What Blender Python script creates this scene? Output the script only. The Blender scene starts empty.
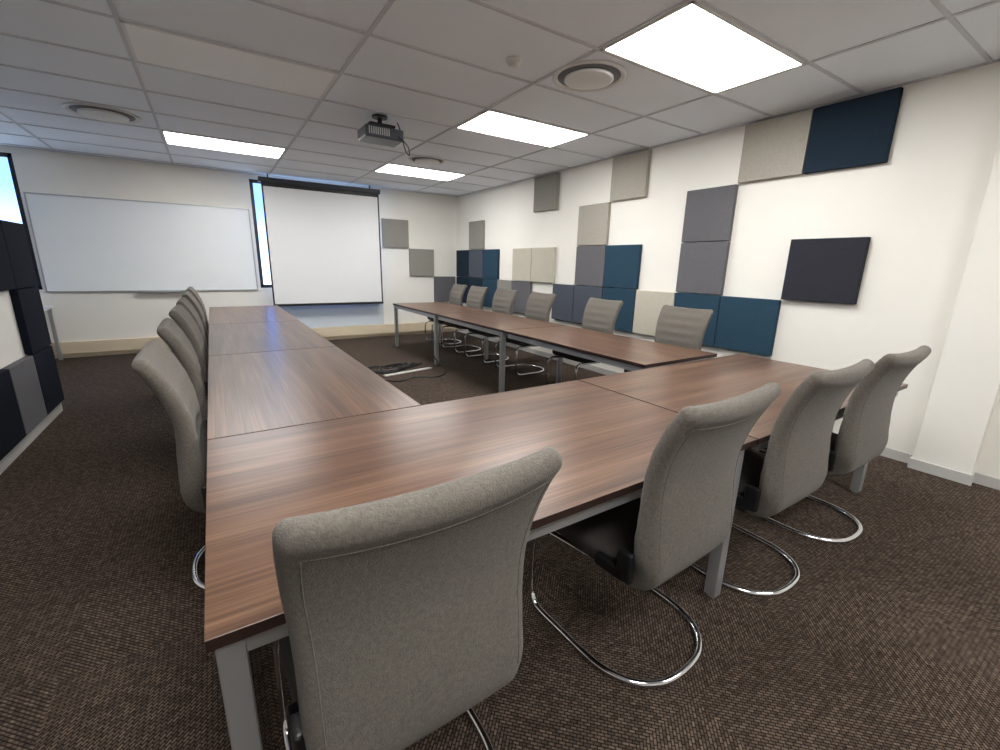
import bpy, bmesh, math, random
from mathutils import Vector, Matrix
random.seed(3)
scn=bpy.context.scene
scn.view_settings.view_transform='Standard'
col=bpy.context.collection

# ---------------------------------------------------------------- materials
def srgb(r,g,b):
    f=lambda c:(c/255/12.92) if c/255<=.04045 else ((c/255+.055)/1.055)**2.4
    return (f(r),f(g),f(b),1)
def mat(name,rgb=(200,200,200),rough=.6,metal=0,spec=.5,emit=None,es=1,bump=0,bscale=300,var=0,vscale=3,sheen=0):
    m=bpy.data.materials.new(name); m.use_nodes=True; nt=m.node_tree; p=nt.nodes['Principled BSDF']
    p.inputs['Base Color'].default_value=srgb(*rgb); p.inputs['Roughness'].default_value=rough
    p.inputs['Metallic'].default_value=metal; p.inputs['Specular IOR Level'].default_value=spec
    if sheen: p.inputs['Sheen Weight'].default_value=sheen
    if emit:
        p.inputs['Emission Color'].default_value=emit; p.inputs['Emission Strength'].default_value=es
    tc=nt.nodes.new('ShaderNodeTexCoord')
    if bump:
        n=nt.nodes.new('ShaderNodeTexNoise'); n.inputs['Scale'].default_value=bscale; n.inputs['Detail'].default_value=3
        b=nt.nodes.new('ShaderNodeBump'); b.inputs['Strength'].default_value=bump; b.inputs['Distance'].default_value=.003
        nt.links.new(tc.outputs['Object'],n.inputs['Vector']); nt.links.new(n.outputs['Fac'],b.inputs['Height']); nt.links.new(b.outputs['Normal'],p.inputs['Normal'])
    if var:
        n=nt.nodes.new('ShaderNodeTexNoise'); n.inputs['Scale'].default_value=vscale; n.inputs['Detail'].default_value=5
        r=nt.nodes.new('ShaderNodeValToRGB'); c=srgb(*rgb)
        r.color_ramp.elements[0].position=.3; r.color_ramp.elements[1].position=.7
        r.color_ramp.elements[0].color=tuple(x*(1-var) for x in c[:3])+(1,); r.color_ramp.elements[1].color=tuple(min(1,x*(1+var)) for x in c[:3])+(1,)
        nt.links.new(tc.outputs['Object'],n.inputs['Vector']); nt.links.new(n.outputs['Fac'],r.inputs['Fac']); nt.links.new(r.outputs['Color'],p.inputs['Base Color'])
    return m
M={}
M['wall']=mat('wall_paint',(239,236,228),.7,var=.02,vscale=1.5,bump=.05,bscale=200)
M['ceil']=mat('ceiling_tile',(240,245,252),.9,bump=.15,bscale=400,var=.02,vscale=1.1)
M['tbar']=mat('ceiling_tbar',(204,206,212),.6)
M['chrome']=mat('chrome',(228,228,232),.1,metal=1)
M['alu']=mat('aluminium',(182,184,186),.35,metal=.65)
M['black']=mat('black_plastic',(22,22,24),.45)
M['fabric']=mat('chair_fabric_taupe',(107,102,95),.95,spec=.15,bump=.7,bscale=300,var=.17,vscale=120,sheen=.1)
M['seatfab']=mat('chair_fabric_dark',(70,67,64),.95,spec=.15,bump=.5,bscale=420,var=.1,vscale=90)
M['white_pl']=mat('white_plastic',(225,225,222),.45)
M['wbord']=mat('whiteboard_enamel',(240,244,246),.12,var=.01)
M['screen']=mat('screen_fabric',(234,235,236),.85)
M['trunk']=mat('trunking_cream',(222,206,178),.5,var=.03)
M['skirt']=mat('skirting_grey',(190,188,184),.5)
M['frame']=mat('window_frame_dark',(30,36,48),.4)
M['paleblue']=mat('pale_blue',(205,213,221),.6)
M['light']=mat('led_diffuser',(255,255,255),.5,emit=(1,.99,.97,1),es=20.5)
M['retgrille']=mat('unlit_diffuser',(250,250,250),.5)
PC={'beige':(168,163,152),'cream':(192,187,172),'grey':(104,103,106),'lgrey':(145,142,135),'slate':(80,85,95),'char':(50,51,58),'blue':(45,70,87),'navy':(35,48,61),'dknavy':(20,25,36)}
for k,v in PC.items(): M['p_'+k]=mat('acoustic_felt_'+k,v,.95,spec=.15,bump=.4,bscale=350,var=.06,vscale=60)

def wood():
    m=bpy.data.materials.new('walnut_laminate'); m.use_nodes=True; nt=m.node_tree; N=nt.nodes; Lk=nt.links; p=N['Principled BSDF']
    tc=N.new('ShaderNodeTexCoord'); oi=N.new('ShaderNodeObjectInfo')
    add=N.new('ShaderNodeVectorMath'); add.operation='ADD'
    cx=N.new('ShaderNodeCombineXYZ'); mm=N.new('ShaderNodeMath'); mm.operation='MULTIPLY'; mm.inputs[1].default_value=7
    Lk.new(oi.outputs['Random'],mm.inputs[0]); Lk.new(mm.outputs[0],cx.inputs[0]); Lk.new(mm.outputs[0],cx.inputs[1])
    Lk.new(tc.outputs['Object'],add.inputs[0]); Lk.new(cx.outputs[0],add.inputs[1])
    def noise(sx,sy,sc,det,dist=0):
        mp=N.new('ShaderNodeMapping'); mp.inputs['Scale'].default_value=(sx,sy,1); Lk.new(add.outputs[0],mp.inputs['Vector'])
        n=N.new('ShaderNodeTexNoise'); n.inputs['Scale'].default_value=sc; n.inputs['Detail'].default_value=det; n.inputs['Distortion'].default_value=dist
        Lk.new(mp.outputs[0],n.inputs['Vector']); return n
    n1=noise(.45,8,2.2,5,.4); n2=noise(1.0,60,2.0,3,.1)
    mx=N.new('ShaderNodeMix'); mx.data_type='FLOAT'; mx.inputs[0].default_value=.42
    Lk.new(n1.outputs['Fac'],mx.inputs[2]); Lk.new(n2.outputs['Fac'],mx.inputs[3])
    r=N.new('ShaderNodeValToRGB'); cr=r.color_ramp
    cr.elements[0].position=.34; cr.elements[0].color=srgb(64,43,33)
    cr.elements[1].position=.68; cr.elements[1].color=srgb(124,96,76)
    e=cr.elements.new(.5); e.color=srgb(95,69,53)
    Lk.new(mx.outputs[0],r.inputs['Fac']); Lk.new(r.outputs['Color'],p.inputs['Base Color'])
    p.inputs['Roughness'].default_value=.3; p.inputs['Specular IOR Level'].default_value=.5
    return m
M['wood']=wood()
M['edge']=mat('table_edge_band',(50,33,29),.4)

def carpet():
    m=bpy.data.materials.new('carpet_tiles'); m.use_nodes=True; nt=m.node_tree; N=nt.nodes; Lk=nt.links; p=N['Principled BSDF']
    tc=N.new('ShaderNodeTexCoord')
    ch=N.new('ShaderNodeTexChecker'); ch.inputs['Scale'].default_value=1/.6; Lk.new(tc.outputs['Object'],ch.inputs['Vector'])
    def brick(rot):
        mp=N.new('ShaderNodeMapping'); mp.inputs['Rotation'].default_value=(0,0,rot); Lk.new(tc.outputs['Object'],mp.inputs['Vector'])
        b=N.new('ShaderNodeTexBrick'); b.inputs['Scale'].default_value=1; b.inputs['Brick Width'].default_value=.021; b.inputs['Row Height'].default_value=.0105
        b.inputs['Mortar Size'].default_value=.0026; b.inputs['Mortar Smooth'].default_value=.7; b.inputs['Bias'].default_value=0
        b.inputs['Color1'].default_value=srgb(120,106,94); b.inputs['Color2'].default_value=srgb(82,71,63); b.inputs['Mortar'].default_value=srgb(38,31,28)
        Lk.new(mp.outputs[0],b.inputs['Vector']); return b
    b1=brick(math.pi/4); b2=brick(-math.pi/4)
    mx=N.new('ShaderNodeMix'); mx.data_type='RGBA'; Lk.new(ch.outputs['Fac'],mx.inputs[0]); Lk.new(b1.outputs['Color'],mx.inputs[6]); Lk.new(b2.outputs['Color'],mx.inputs[7])
    n=N.new('ShaderNodeTexNoise'); n.inputs['Scale'].default_value=55; n.inputs['Detail'].default_value=4; Lk.new(tc.outputs['Object'],n.inputs['Vector'])
    rp=N.new('ShaderNodeValToRGB'); rp.color_ramp.elements[0].position=.3; rp.color_ramp.elements[0].color=(.48,.45,.43,1); rp.color_ramp.elements[1].position=.7; rp.color_ramp.elements[1].color=(1,1,1,1)
    Lk.new(n.outputs['Fac'],rp.inputs['Fac'])
    mu=N.new('ShaderNodeMix'); mu.data_type='RGBA'; mu.blend_type='MULTIPLY'; mu.inputs[0].default_value=1
    Lk.new(mx.outputs[2],mu.inputs[6]); Lk.new(rp.outputs['Color'],mu.inputs[7]); Lk.new(mu.outputs[2],p.inputs['Base Color'])
    p.inputs['Roughness'].default_value=1; p.inputs['Specular IOR Level'].default_value=.1
    bp=N.new('ShaderNodeBump'); bp.inputs['Strength'].default_value=.5; bp.inputs['Distance'].default_value=.003
    Lk.new(n.outputs['Fac'],bp.inputs['Height']); Lk.new(bp.outputs['Normal'],p.inputs['Normal'])
    return m
M['carpet']=carpet()

# ---------------------------------------------------------------- helpers
def obj_from_bm(bm,name,mats,parent=None,smooth=False,loc=None):
    me=bpy.data.meshes.new(name); bm.normal_update(); bm.to_mesh(me); bm.free()
    for m in mats: me.materials.append(m)
    if smooth:
        for f in me.polygons: f.use_smooth=True
    o=bpy.data.objects.new(name,me); col.objects.link(o)
    if parent: o.parent=parent
    if loc: o.location=loc
    return o
def addbox(bm,x0,x1,y0,y1,z0,z1,mi=0,bev=0):
    t=bmesh.new(); bmesh.ops.create_cube(t,size=1)
    for v in t.verts: v.co=Vector(((x0+x1)/2+v.co.x*(x1-x0),(y0+y1)/2+v.co.y*(y1-y0),(z0+z1)/2+v.co.z*(z1-z0)))
    if bev: bmesh.ops.bevel(t,geom=t.edges[:],offset=bev,segments=3,affect='EDGES',profile=.5)
    for f in t.faces: f.material_index=mi
    me=bpy.data.meshes.new('t'); t.to_mesh(me); t.free(); bm.from_mesh(me); bpy.data.meshes.remove(me)
def boxes(name,lst,mats,parent=None,bev=0,smooth=False):
    bm=bmesh.new()
    for b in lst: addbox(bm,*b[:6],mi=(b[6] if len(b)>6 else 0),bev=bev)
    return obj_from_bm(bm,name,mats,parent,smooth)
def empty(name,loc=(0,0,0),rz=0):
    e=bpy.data.objects.new(name,None); e.empty_display_size=.1; col.objects.link(e); e.location=loc; e.rotation_euler=(0,0,rz); return e
def revolve(bm,prof,n=40,mi=0,c=(0,0,0)):
    rings=[]
    for r,z in prof:
        rings.append([bm.verts.new((c[0]+r*math.cos(2*math.pi*i/n),c[1]+r*math.sin(2*math.pi*i/n),c[2]+z)) for i in range(n)])
    for a,b in zip(rings,rings[1:]):
        for i in range(n):
            f=bm.faces.new((a[i],a[(i+1)%n],b[(i+1)%n],b[i])); f.material_index=mi; f.smooth=True
    for ring in (rings[0],rings[-1]):
        f=bm.faces.new(ring); f.material_index=mi
    bmesh.ops.recalc_face_normals(bm,faces=bm.faces)
def catmull(pts,per):
    out=[]; n=len(pts)
    for i in range(n-1):
        p0=pts[max(i-1,0)];p1=pts[i];p2=pts[i+1];p3=pts[min(i+2,n-1)]
        for k in range(per):
            t=k/per
            out.append(tuple(.5*((2*b)+(-a+c)*t+(2*a-5*b+4*c-d)*t*t+(-a+3*b-3*c+d)*t**3) for a,b,c,d in zip(p0,p1,p2,p3)))
    out.append(tuple(pts[-1])); return out
def tube(bm,pts,r,n=10,mi=0):
    P=[Vector(p) for p in pts]; rings=[]; prev=None
    for i,p in enumerate(P):
        t=(P[min(i+1,len(P)-1)]-P[max(i-1,0)]).normalized()
        if prev is None: u=t.orthogonal().normalized()
        else: u=(prev-t*prev.dot(t)).normalized()
        prev=u; w=t.cross(u)
        rings.append([bm.verts.new(p+r*(math.cos(2*math.pi*k/n)*u+math.sin(2*math.pi*k/n)*w)) for k in range(n)])
    for a,b in zip(rings,rings[1:]):
        for i in range(n):
            f=bm.faces.new((a[i],a[(i+1)%n],b[(i+1)%n],b[i])); f.material_index=mi; f.smooth=True
    for ring in (rings[0][::-1],rings[-1]):
        f=bm.faces.new(ring); f.material_index=mi

# ---------------------------------------------------------------- room shell
XR,XL,YB,YN,H=4.322,-3.4,8.387,-2.6,2.72
boxes('floor',[(XL-.1,XR+.1,YN-.1,YB+.1,-.1,0)],[M['carpet']])
boxes('ceiling',[(XL-.1,XR+.1,YN-.1,YB+.1,H+.003,H+.1)],[M['ceil']])
boxes('wall_right',[(XR,XR+.1,YN-.1,YB+.1,0,H)],[M['wall']])
boxes('wall_left',[(XL-.1,XL,YN-.1,YB+.1,0,H)],[M['wall']])
boxes('wall_near',[(XL,XR,YN-.1,YN,0,H)],[M['wall']])
W1=(-3.3,-1.95); W2=(.66,2.62); wz=(.95,2.64)
B0,B1=YB,YB+.14
boxes('wall_back',[(XL,XR,B0,B1,0,wz[0]),(XL,XR,B0,B1,wz[1],H),(XL,W1[0],B0,B1,*wz),(W1[1],W2[0],B0,B1,*wz),(W2[1],XR,B0,B1,*wz)],[M['wall']])
PX=.09
boxes('trim_pilaster',[(XR-PX,XR,.53,.84,0,H)],[M['wall']],bev=.004)
boxes('baseboard_right',[(XR-.014,XR,.842,YB,0,.075),(XR-PX-.014,XR-PX,.516,.854,0,.075),(XR-PX,XR,.84,.854,0,.075),(XR-.014,XR,YN,.528,0,.075)],[M['skirt']])
boxes('baseboard_back',[(XL,XR,YB-.06,YB,.06,.23),(XL,XR,YB-.02,YB,0,.06,0)],[M['trunk']],bev=.004)
def window(name,x0,x1,mull):
    e=empty(name)
    w=.05; L=[(x0,x0+w,B0+.02,B0+.08,*wz),(x1-w,x1,B0+.02,B0+.08,*wz),(x0,x1,B0+.02,B0+.08,wz[0],wz[0]+w),(x0,x1,B0+.02,B0+.08,wz[1]-w,wz[1])]
    for m_ in mull: L.append((m_-w/2,m_+w/2,B0+.02,B0+.08,*wz))
    boxes('frame',L,[M['frame']],e,bev=.003)
window('window_1',*W1,[-2.6]); window('window_2',*W2,[1.6])

# ceiling grid
xs=[2.18+1.235*k for k in range(-4,2)]; ys=[1.65+.66*k for k in range(-6,11)]
L=[(x-.012,x+.012,YN,YB,H-.004,H+.004) for x in xs if XL<x<XR]
L+=[(XL,XR,y-.012,y+.012,H-.0035,H+.004) for y in ys if YN<y<YB]
L+=[(XR-.025,XR,YN,YB,H-.006,H+.004),(XL,XR,YB-.025,YB,H-.006,H+.004)]
boxes('trim_ceiling_grid',L,[M['tbar']])
def ledpanel(i,j,lit=True):
    x=xs[i]; y=ys[j]
    e=empty('ceiling_light_panel' if lit else 'ceiling_return_panel')
    X0,X1,Y0,Y1=x+.012,x+1.235-.012,y+.012,y+.66-.012; w=.018
    boxes('housing',[(X0,X0+w,Y0,Y1,H-.008,H+.002),(X1-w,X1,Y0,Y1,H-.008,H+.002),(X0,X1,Y0,Y0+w,H-.008,H+.002),(X0,X1,Y1-w,Y1,H-.008,H+.002)],[M['white_pl']],e)
    boxes('diffuser',[(X0+w,X1-w,Y0+w,Y1-w,H-.005,H+.001)],[M['light'] if lit else M['retgrille']],e)
for i,j in ((4,6),(4,9),(4,13),(2,13),(2,5),(4,2),(2,2)): ledpanel(i,j)  # last three lit panels are out of view, added to brighten the room
ledpanel(2,9,False)
gapm=mat('diffuser_gap',(125,126,130),.8)
def diffuser(x,y,r):
    bm=bmesh.new()
    revolve(bm,[(r,0),(r,-.008),(r*.96,-.014),(r*.86,-.006),(r*.84,0)],c=(x,y,H),mi=0)
    revolve(bm,[(r*.66,-.012),(r*.67,-.024),(r*.6,-.03),(.001,-.032)],c=(x,y,H),mi=0)
    revolve(bm,[(r*.85,.0),(r*.85,-.003),(.001,-.0031)],c=(x,y,H),mi=1)
    obj_from_bm(bm,'ceiling_air_diffuser',[M['white_pl'],gapm])
diffuser(2.42,2.64,.26); diffuser(-.69,5.93,.28); diffuser(2.55,5.78,.24)
bm=bmesh.new(); revolve(bm,[(.055,0),(.055,-.012),(.048,-.02),(.035,-.024),(.034,-.036),(.02,-.042),(.001,-.043)],c=(1.84,2.74,H)); obj_from_bm(bm,'smoke_detector',[M['white_pl']])

# ---------------------------------------------------------------- acoustic panels
def apanel_right(y0,y1,z0,z1,k,):
    g=.004; boxes('acoustic_panel',[(XR-.05,XR-.001,y0+g,y1-g,z0+g,z1-g)],[M['p_'+k]],bev=.006)
RA,RB,RC,RD=(2.20,2.70),(1.68,2.20),(1.155,1.68),(.63,1.155)
G=[1.41,1.97,2.53,3.06,3.60,4.15,4.70,5.17,5.73,6.26,6.72,7.24,7.78,8.31]
for c,row,k in [(0,RA,'navy'),(1,RA,'beige'),(4,RA,'beige'),(7,RA,'lgrey'),
    (2,RB,'grey'),(5,RB,'beige'),(11,RB,'lgrey'),
    (0,RC,'char'),(2,RC,'grey'),(4,RC,'blue'),(5,RC,'grey'),(7,RC,'cream'),(8,RC,'cream'),(10,RC,'blue'),(11,RC,'slate'),(12,RC,'navy'),
    (1,RD,'blue'),(2,RD,'blue'),(3,RD,'cream'),(4,RD,'blue'),(5,RD,'slate'),(6,RD,'slate'),(8,RD,'grey'),(9,RD,'lgrey'),(10,RD,'blue'),(11,RD,'navy'),(12,RD,'navy')]:
    apanel_right(G[c],G[c+1],*row,k)
for x0,row,k in [(2.75,RB,'lgrey'),(3.27,RC,'lgrey'),(3.79,RD,'grey')]:
    g=.004; boxes('acoustic_panel',[(x0+g,min(x0+.52,4.27)-g,YB-.05,YB-.001,row[0]+g,row[1]-g)],[M['p_'+k]],bev=.006)

# partition on the left
e=empty('partition_screen')
boxes('body',[(-1.46,-1.34,2.2,5.44,.0,1.655)],[M['wall']],e)
boxes('end_trim',[(-1.465,-1.335,5.44,5.46,0,1.66)],[M['p_dknavy']],e)
boxes('skirting',[(-1.335,-1.32,2.2,5.46,0,.09)],[M['skirt']],e)
L=[(5.46,2,'dknavy'),(5.46,1,'dknavy'),(5.46,0,'dknavy'),(4.94,2,'dknavy'),(4.94,0,'grey'),(4.42,0,'dknavy'),(3.9,0,'grey'),(3.9,1,'dknavy')]
for y,r,k in L:
    z0=.1+.52*r; boxes('felt_panel',[(-1.34,-1.29,y-.516,y-.004,z0+.004,z0+.516)],[M['p_'+k]],e,bev=.006)

# ---------------------------------------------------------------- whiteboard, screen
e=empty('whiteboard')
x0,x1,z0,z1=-1.90,.60,.93,2.17
boxes('surface',[(x0,x1,YB-.022,YB-.002,z0,z1)],[M['wbord']],e)
w=.016; boxes('frame',[(x0-w,x1+w,YB-.03,YB-.002,z1,z1+w),(x0-w,x1+w,YB-.03,YB-.002,z0-w,z0),(x0-w,x0,YB-.03,YB-.002,z0,z1),(x1,x1+w,YB-.03,YB-.002,z0,z1)],[M['alu']],e,bev=.002)
boxes('pen_tray',[(-.95,-.3,YB-.09,YB-.03,z0-.03,z0-.015),(-.95,-.3,YB-.095,YB-.085,z0-.03,z0)],[M['alu']],e,bev=.002)
e=empty('projection_screen')
sy=8.2
boxes('fabric',[(.83,2.64,sy-.003,sy+.003,.69,2.53)],[M['screen']],e)
boxes('border',[(.805,.83,sy-.0035,sy+.0035,.67,2.60),(2.64,2.665,sy-.0035,sy+.0035,.67,2.60),(.805,2.665,sy-.0035,sy+.0035,2.53,2.60),(.805,2.665,sy-.0035,sy+.0035,.675,.69)],[M['black']],e)
boxes('housing',[(.77,2.69,sy-.035,sy+.05,2.585,2.66)],[M['frame']],e,bev=.01)
boxes('bottom_bar',[(.80,2.67,sy-.012,sy+.012,.65,.675)],[M['black']],e,bev=.004)
boxes('hanger',[(.9,.92,sy-.005,sy+.015,2.65,H-.004),(2.5,2.52,sy-.005,sy+.015,2.65,H-.004)],[M['frame']],e)
boxes('pale_blue_slab',[(.85,2.72,YB-.02,YB-.001,.24,.80)],[M['paleblue']])  # thin pale blue slab on the back wall below the screen
e=empty('side_table'); boxes('top',[(-3.1,-1.86,7.75,8.3,.71,.74)],[M['white_pl']],e,bev=.003)
boxes('legs',[(a,a+.04,b,b+.04,0,.71) for a in (-3.08,-1.92) for b in (7.77,8.24)],[M['alu']],e)

# ---------------------------------------------------------------- projector
e=empty('ceiling_projector',(1.48,4.42,.045))
boxes('body',[(-.18,.18,-.14,.13,2.46,2.56)],[mat('projector_body',(62,66,76),.35)],e,bev=.015,smooth=False)
bm=bmesh.new(); revolve(bm,[(.045,0),(.045,.03),(.038,.04),(.03,.03),(.001,.028)]); 
o=obj_from_bm(bm,'lens',[M['black']],e); o.rotation_euler=(-math.pi/2,0,0); o.location=(.08,.125,2.515)
bm=bmesh.new(); revolve(bm,[(.022,2.60),(.022,2.675)],n=16); revolve(bm,[(.07,2.66),(.07,2.676)],n=24)
addbox(bm,-.12,.12,-.08,.08,2.585,2.60); 
for a in (-.115,.105):
    for b in (-.075,.065): addbox(bm,a,a+.01,b,b+.01,2.555,2.59)
obj_from_bm(bm,'mount',[M['black']],e)
boxes('vents',[(-.15+.02*k,-.14+.02*k,-.1415,-.139,2.485,2.545) for k in range(10)],[M['alu']],e)
bm=bmesh.new(); tube(bm,catmull([(.12,-.14,2.5),(.2,-.17,2.42),(.24,-.1,2.36),(.24,0,2.43),(.22,.06,2.6),(.2,.08,2.675)],6),.005,8)
obj_from_bm(bm,'cable',[M['black']],e)

# ---------------------------------------------------------------- tables
def table(x0,x1,y0,y1,along='x',legs=None,ins=(0,0)):
    cx,cy=(x0+x1)/2,(y0+y1)/2
    l,w=(x1-x0,y1-y0) if along=='x' else (y1-y0,x1-x0)
    e=empty('conference_table',(cx,cy,0),0 if along=='x' else math.pi/2)
    g=.002; a,b=l/2-g,w/2-g
    bm=bmesh.new(); addbox(bm,-a,a,-b,b,.714,.74,0,bev=.0015)
    bm.normal_update()
    for f in bm.faces: f.material_index=1 if abs(f.normal.z)<.5 else 0
    obj_from_bm(bm,'table_top',[M['wood'],M['edge']],e)
    t=.05
    for k,(sx,sy_) in enumerate(((-1,-1),(1,-1),(-1,1),(1,1))):
        if legs and sx not in legs: continue
        i=.012+(ins[0] if sx<0 else ins[1]); iy=.012+(.05 if (ins[0] if sx<0 else ins[1])>.05 else 0)
        X=sorted((sx*(a-i),sx*(a-i-t))); Y=sorted((sy_*(b-iy),sy_*(b-iy-t)))
        boxes('leg_%d'%(k+1),[(X[0],X[1],Y[0],Y[1],.012,.714),(X[0]+.008,X[1]-.008,Y[0]+.008,Y[1]-.008,0,.012)],[M['alu']],e,bev=.004)
    boxes('frame_rails',[(-a+.06,a-.06,s*(b-.037)-.015,s*(b-.037)+.015,.665,.713) for s in (-1,1)]+[(s*(a-.037)-.015,s*(a-.037)+.015,-b+.06,b-.06,.665,.713) for s in (-1,1)],[M['alu']],e)
table(-.09,1.793,.814,1.885,ins=(0,.05)); table(1.797,3.57,.814,1.885,legs=(1,),ins=(0,.12))
table(-.09,.781,1.889,3.635,'y',legs=(1,)); table(-.09,.781,3.639,5.435,'y',legs=(1,)); table(-.09,.781,5.439,7.436,'y',legs=(1,))
table(2.507,3.406,1.97,3.82,'y',legs=(-1,)); table(2.507,3.406,3.83,5.52,'y',legs=(-1,)); table(2.507,3.406,5.53,7.22,'y')

# ---------------------------------------------------------------- chair
def shell_mesh():
    ctl=[(.25,.43,.235,.03),(.20,.442,.245,.038),(.05,.44,.245,.04),(-.07,.43,.24,.042),(-.155,.418,.225,.045),(-.207,.445,.226,.046),(-.230,.51,.242,.044),(-.236,.60,.246,.038),(-.236,.69,.246,.031),(-.242,.79,.25,.028),(-.268,.89,.258,.027),(-.312,.985,.262,.026),(-.348,1.034,.262,.026)]
    P=catmull(ctl,7)
    s=[0]
    for a,b in zip(P,P[1:]): s.append(s[-1]+math.hypot(b[0]-a[0],b[1]-a[1]))
    tot=s[-1]
    def at(d):
        for i in range(len(s)-1):
            if s[i+1]>=d: 
                t=(d-s[i])/(s[i+1]-s[i]+1e-9); return [a+(b-a)*t for a,b in zip(P[i],P[i+1])]
        return list(P[-1])
    def nrm(d):
        y2,z2=at(min(d+.01,tot))[:2]; y1,z1=at(max(d-.01,0))[:2]
        T=Vector((0,y2-y1,z2-z1)).normalized(); return Vector((0,T.z,-T.y))
    def wrapf(x,z,y): return .022*(x/.25)**2*min(1,max(0,(z-.46)/.12)) if y<-.14 else 0
    r=.03
    ds=[0,.002,.006,.012,.02,.03]+[.03+(tot-.06)*k/70 for k in range(1,70)]+[tot-.03,tot-.02,tot-.012,tot-.006,tot-.002,tot]
    bm=bmesh.new(); rings=[]; info=[]
    for d in ds:
        y,z,hw,ht=at(d); Nn=nrm(d)
        de=min(d,tot-d); k=1
        if de<r: k=math.sqrt(max(0,1-(1-de/r)**2)); 
        hw2=hw-r*1.2*(1-k); ht2=max(ht*k,.0008)
        rr=min(ht2*.85,.03); pts=[]
        nl=12
        def corner(cx,cn,a0):
            return [(cx+rr*math.cos(a0+math.pi/2*i/4),cn+rr*math.sin(a0+math.pi/2*i/4)) for i in range(5)]
        A=hw2-rr; B=ht2-rr
        pts+=corner(A,B,0)
        pts+=[(A-2*A*i/nl,ht2) for i in range(1,nl)]
        pts+=corner(-A,B,math.pi/2)
        pts+=corner(-A,-B,math.pi)
        pts+=[(-A+2*A*i/nl,-ht2) for i in range(1,nl)]
        pts+=corner(A,-B,1.5*math.pi)
        fold=0
        if z>.56 and y<-.15: fold=.0045*math.sin((z-.56)*2*math.pi/.075)*min(1,(z-.56)/.08)
        ring=[]
        for x,n in pts:
            off=n+wrapf(x,z,y)+(fold*(1-abs(x)/.3) if n>0 else 0)
            puff=.006*(1-(x/.27)**2)*k; off+= puff if n>0 else -puff*.8
            ring.append(bm.verts.new(Vector((x,y,z))+Nn*off))
        rings.append(ring); info.append((y,z))
    n=len(rings[0])
    for j,(a,b) in enumerate(zip(rings,rings[1:])):
        y,z=info[j]
        for i in range(n):
            f=bm.faces.new((a[i],a[(i+1)%n],b[(i+1)%n],b[i])); f.smooth=True
            f.material_index=1 if (z<.49 and y>-.14) else 0
    bm.faces.new(rings[0][::-1]); bm.faces.new(rings[-1])
    bmesh.ops.recalc_face_normals(bm,faces=bm.faces)
    def rear(x,d):
        y,z,hw,ht=at(d); off=-ht+wrapf(x,z,y)-.006*.8*(1-(x/.27)**2)
        return Vector((x,y,z))+nrm(d)*off
    dz=lambda zz: min((dd for dd in [tot*k/400 for k in range(400)] if at(dd)[0]<-.19 and at(dd)[1]>zz),default=tot)
    d0,d1=dz(.50),dz(.99)
    for sgn in (-1,1): tube(bm,[rear(sgn*(at(d0+(d1-d0)*k/24)[2]-.03),d0+(d1-d0)*k/24) for k in range(25)],.0016,6)
    tube(bm,[rear(-.228+.456*k/16,d1) for k in range(17)],.0016,6)
    me=bpy.data.meshes.new('upholstery'); bm.to_mesh(me); bm.free()
    me.materials.append(M['fabric']); me.materials.append(M['seatfab']); return me
def frame_mesh():
    half=[(.17,-.13,.365),(.19,0,.368),(.215,.16,.375),(.232,.235,.375),(.242,.272,.34),(.246,.282,.28),(.248,.284,.12),(.249,.275,.06),(.25,.245,.024),(.25,.2,.0135),(.25,.08,.0125),(.25,-.04,.0125),(.238,-.13,.0125),(.195,-.215,.0125),(.125,-.268,.0125),(.05,-.287,.0125)]
    pts=half+[(-x,y,z) for x,y,z in half[::-1]]
    bm=bmesh.new(); tube(bm,catmull(pts,5),.0125,12)
    me=bpy.data.meshes.new('cantilever_frame'); bm.to_mesh(me); bm.free(); me.materials.append(M['chrome']); return me
def bracket_mesh():
    bm=bmesh.new()
    for s in (-1,1):
        X=sorted((s*.232,s*.262)); addbox(bm,X[0],X[1],-.17,-.05,.415,.46,0,bev=.008)
        X=sorted((s*.238,s*.262)); addbox(bm,X[0],X[1],-.20,-.14,.42,.53,0,bev=.009)
    addbox(bm,-.18,.18,-.12,.12,.37,.395,0,bev=.003)
    me=bpy.data.meshes.new('side_bracket'); bm.to_mesh(me); bm.free(); me.materials.append(M['black']); return me
ms,mf,mb=shell_mesh(),frame_mesh(),bracket_mesh()
def chair(x,y,deg):
    e=empty('conference_chair',(x,y,0),math.radians(deg))
    for nm,me in (('upholstery',ms),('cantilever_frame',mf),('side_bracket',mb)):
        o=bpy.data.objects.new(nm,me); col.objects.link(o); o.parent=e
for x,y,d in [(.285,.93,1),(1.25,.97,3),(2.05,.98,1),(2.79,.98,0)]: chair(x,y,d)
for y,x,d in [(2.2,.065,-90),(3.08,.065,-88),(4.0,.065,-91),(4.8,.065,-90),(5.75,.065,-90),(6.7,.065,-90)]: chair(x,y,d)
for y,x,d in [(2.55,3.48,92),(3.61,3.46,88),(4.75,3.46,90),(5.6,3.44,92),(6.45,3.44,90),(7.2,3.46,86)]: chair(x,y,d)

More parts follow.
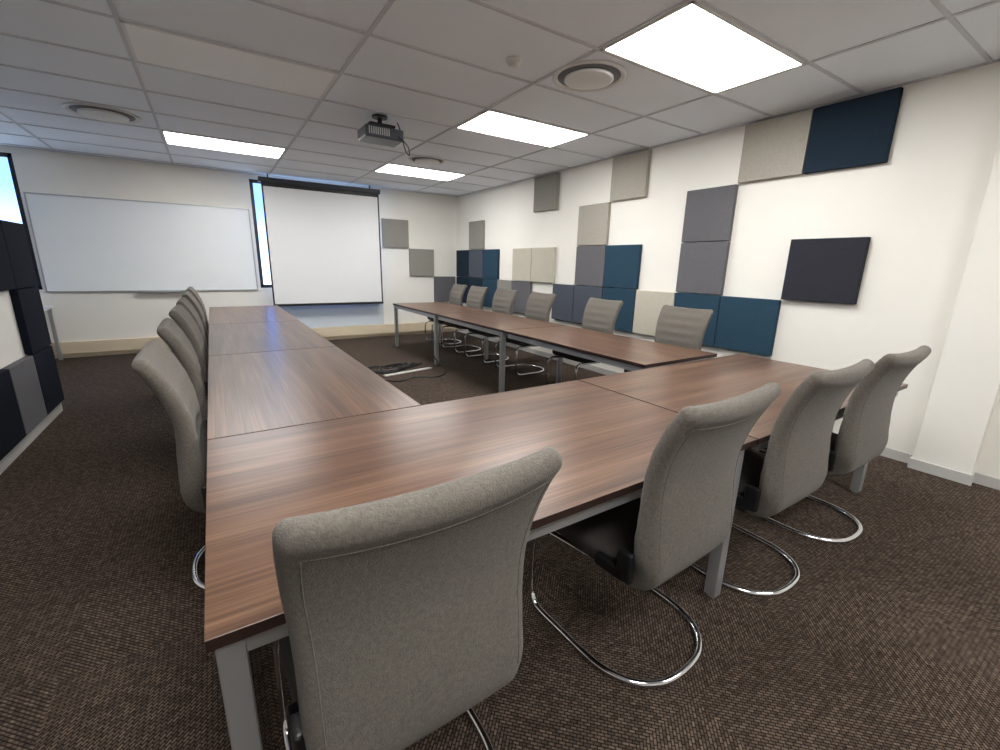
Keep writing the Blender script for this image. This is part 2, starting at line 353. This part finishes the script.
# cables on floor
e=empty('floor_cable_bundle')
bm=bmesh.new()
for k in range(6):
    pts=[(1.75+.3*math.cos(a*1.1+k)+random.uniform(-.05,.05)+.06*a,5.65+.2*math.sin(a*1.3+k)+random.uniform(-.03,.03),.008+.004*k) for a in range(7)]
    tube(bm,catmull(pts,6),.009,6)
tube(bm,catmull([(2.44,5.46,.6),(2.42,5.4,.2),(2.5,5.2,.02),(2.3,4.95,.01),(2.0,5.05,.01),(1.75,4.95,.01),(1.5,5.3,.01)],6),.008,6)
tube(bm,catmull([(1.6,5.5,.01),(1.4,5.8,.01),(1.5,6.4,.01),(1.2,7.0,.01),(1.3,7.8,.01),(1.2,8.3,.01)],6),.007,6)
obj_from_bm(bm,'cables',[M['black']],e)
o=boxes('cable_cover',[(-.36,.36,-.03,.03,0,.014)],[M['skirt']],None,bev=.005); o.name='floor_cable_cover'; o.location=(2.05,5.37,0); o.rotation_euler=(0,0,.2)

# ---------------------------------------------------------------- world
w=bpy.data.worlds.new('sky'); scn.world=w; w.use_nodes=True; nt=w.node_tree; bg=nt.nodes['Background']
tc=nt.nodes.new('ShaderNodeTexCoord'); sp=nt.nodes.new('ShaderNodeSeparateXYZ'); rp=nt.nodes.new('ShaderNodeValToRGB')
nt.links.new(tc.outputs['Generated'],sp.inputs[0]); nt.links.new(sp.outputs['Z'],rp.inputs['Fac'])
cr=rp.color_ramp; cr.elements[0].position=0; cr.elements[0].color=(.5,.66,.88,1); cr.elements[1].position=.5; cr.elements[1].color=(.10,.28,.8,1)
e_=cr.elements.new(.1); e_.color=(.17,.38,1,1)
nt.links.new(rp.outputs['Color'],bg.inputs['Color']); bg.inputs['Strength'].default_value=3.4

# ---------------------------------------------------------------- camera
cam=bpy.data.cameras.new('camera'); co=bpy.data.objects.new('camera',cam); col.objects.link(co)
yaw,pit,rol=[math.radians(a) for a in (33.077,14.165,-1.259)]
Fv=Vector((math.sin(yaw)*math.cos(pit),math.cos(yaw)*math.cos(pit),-math.sin(pit))); R0=Vector((math.cos(yaw),-math.sin(yaw),0)); D0=Fv.cross(R0)
Rv=math.cos(rol)*R0+math.sin(rol)*D0; Dv=-math.sin(rol)*R0+math.cos(rol)*D0
m=Matrix((Rv,-Dv,-Fv)).transposed().to_4x4(); m.translation=Vector((0,0,1.405)); co.matrix_world=m
cam.sensor_width=36; cam.lens=435.6/1000*36; cam.clip_start=.02
scn.camera=co
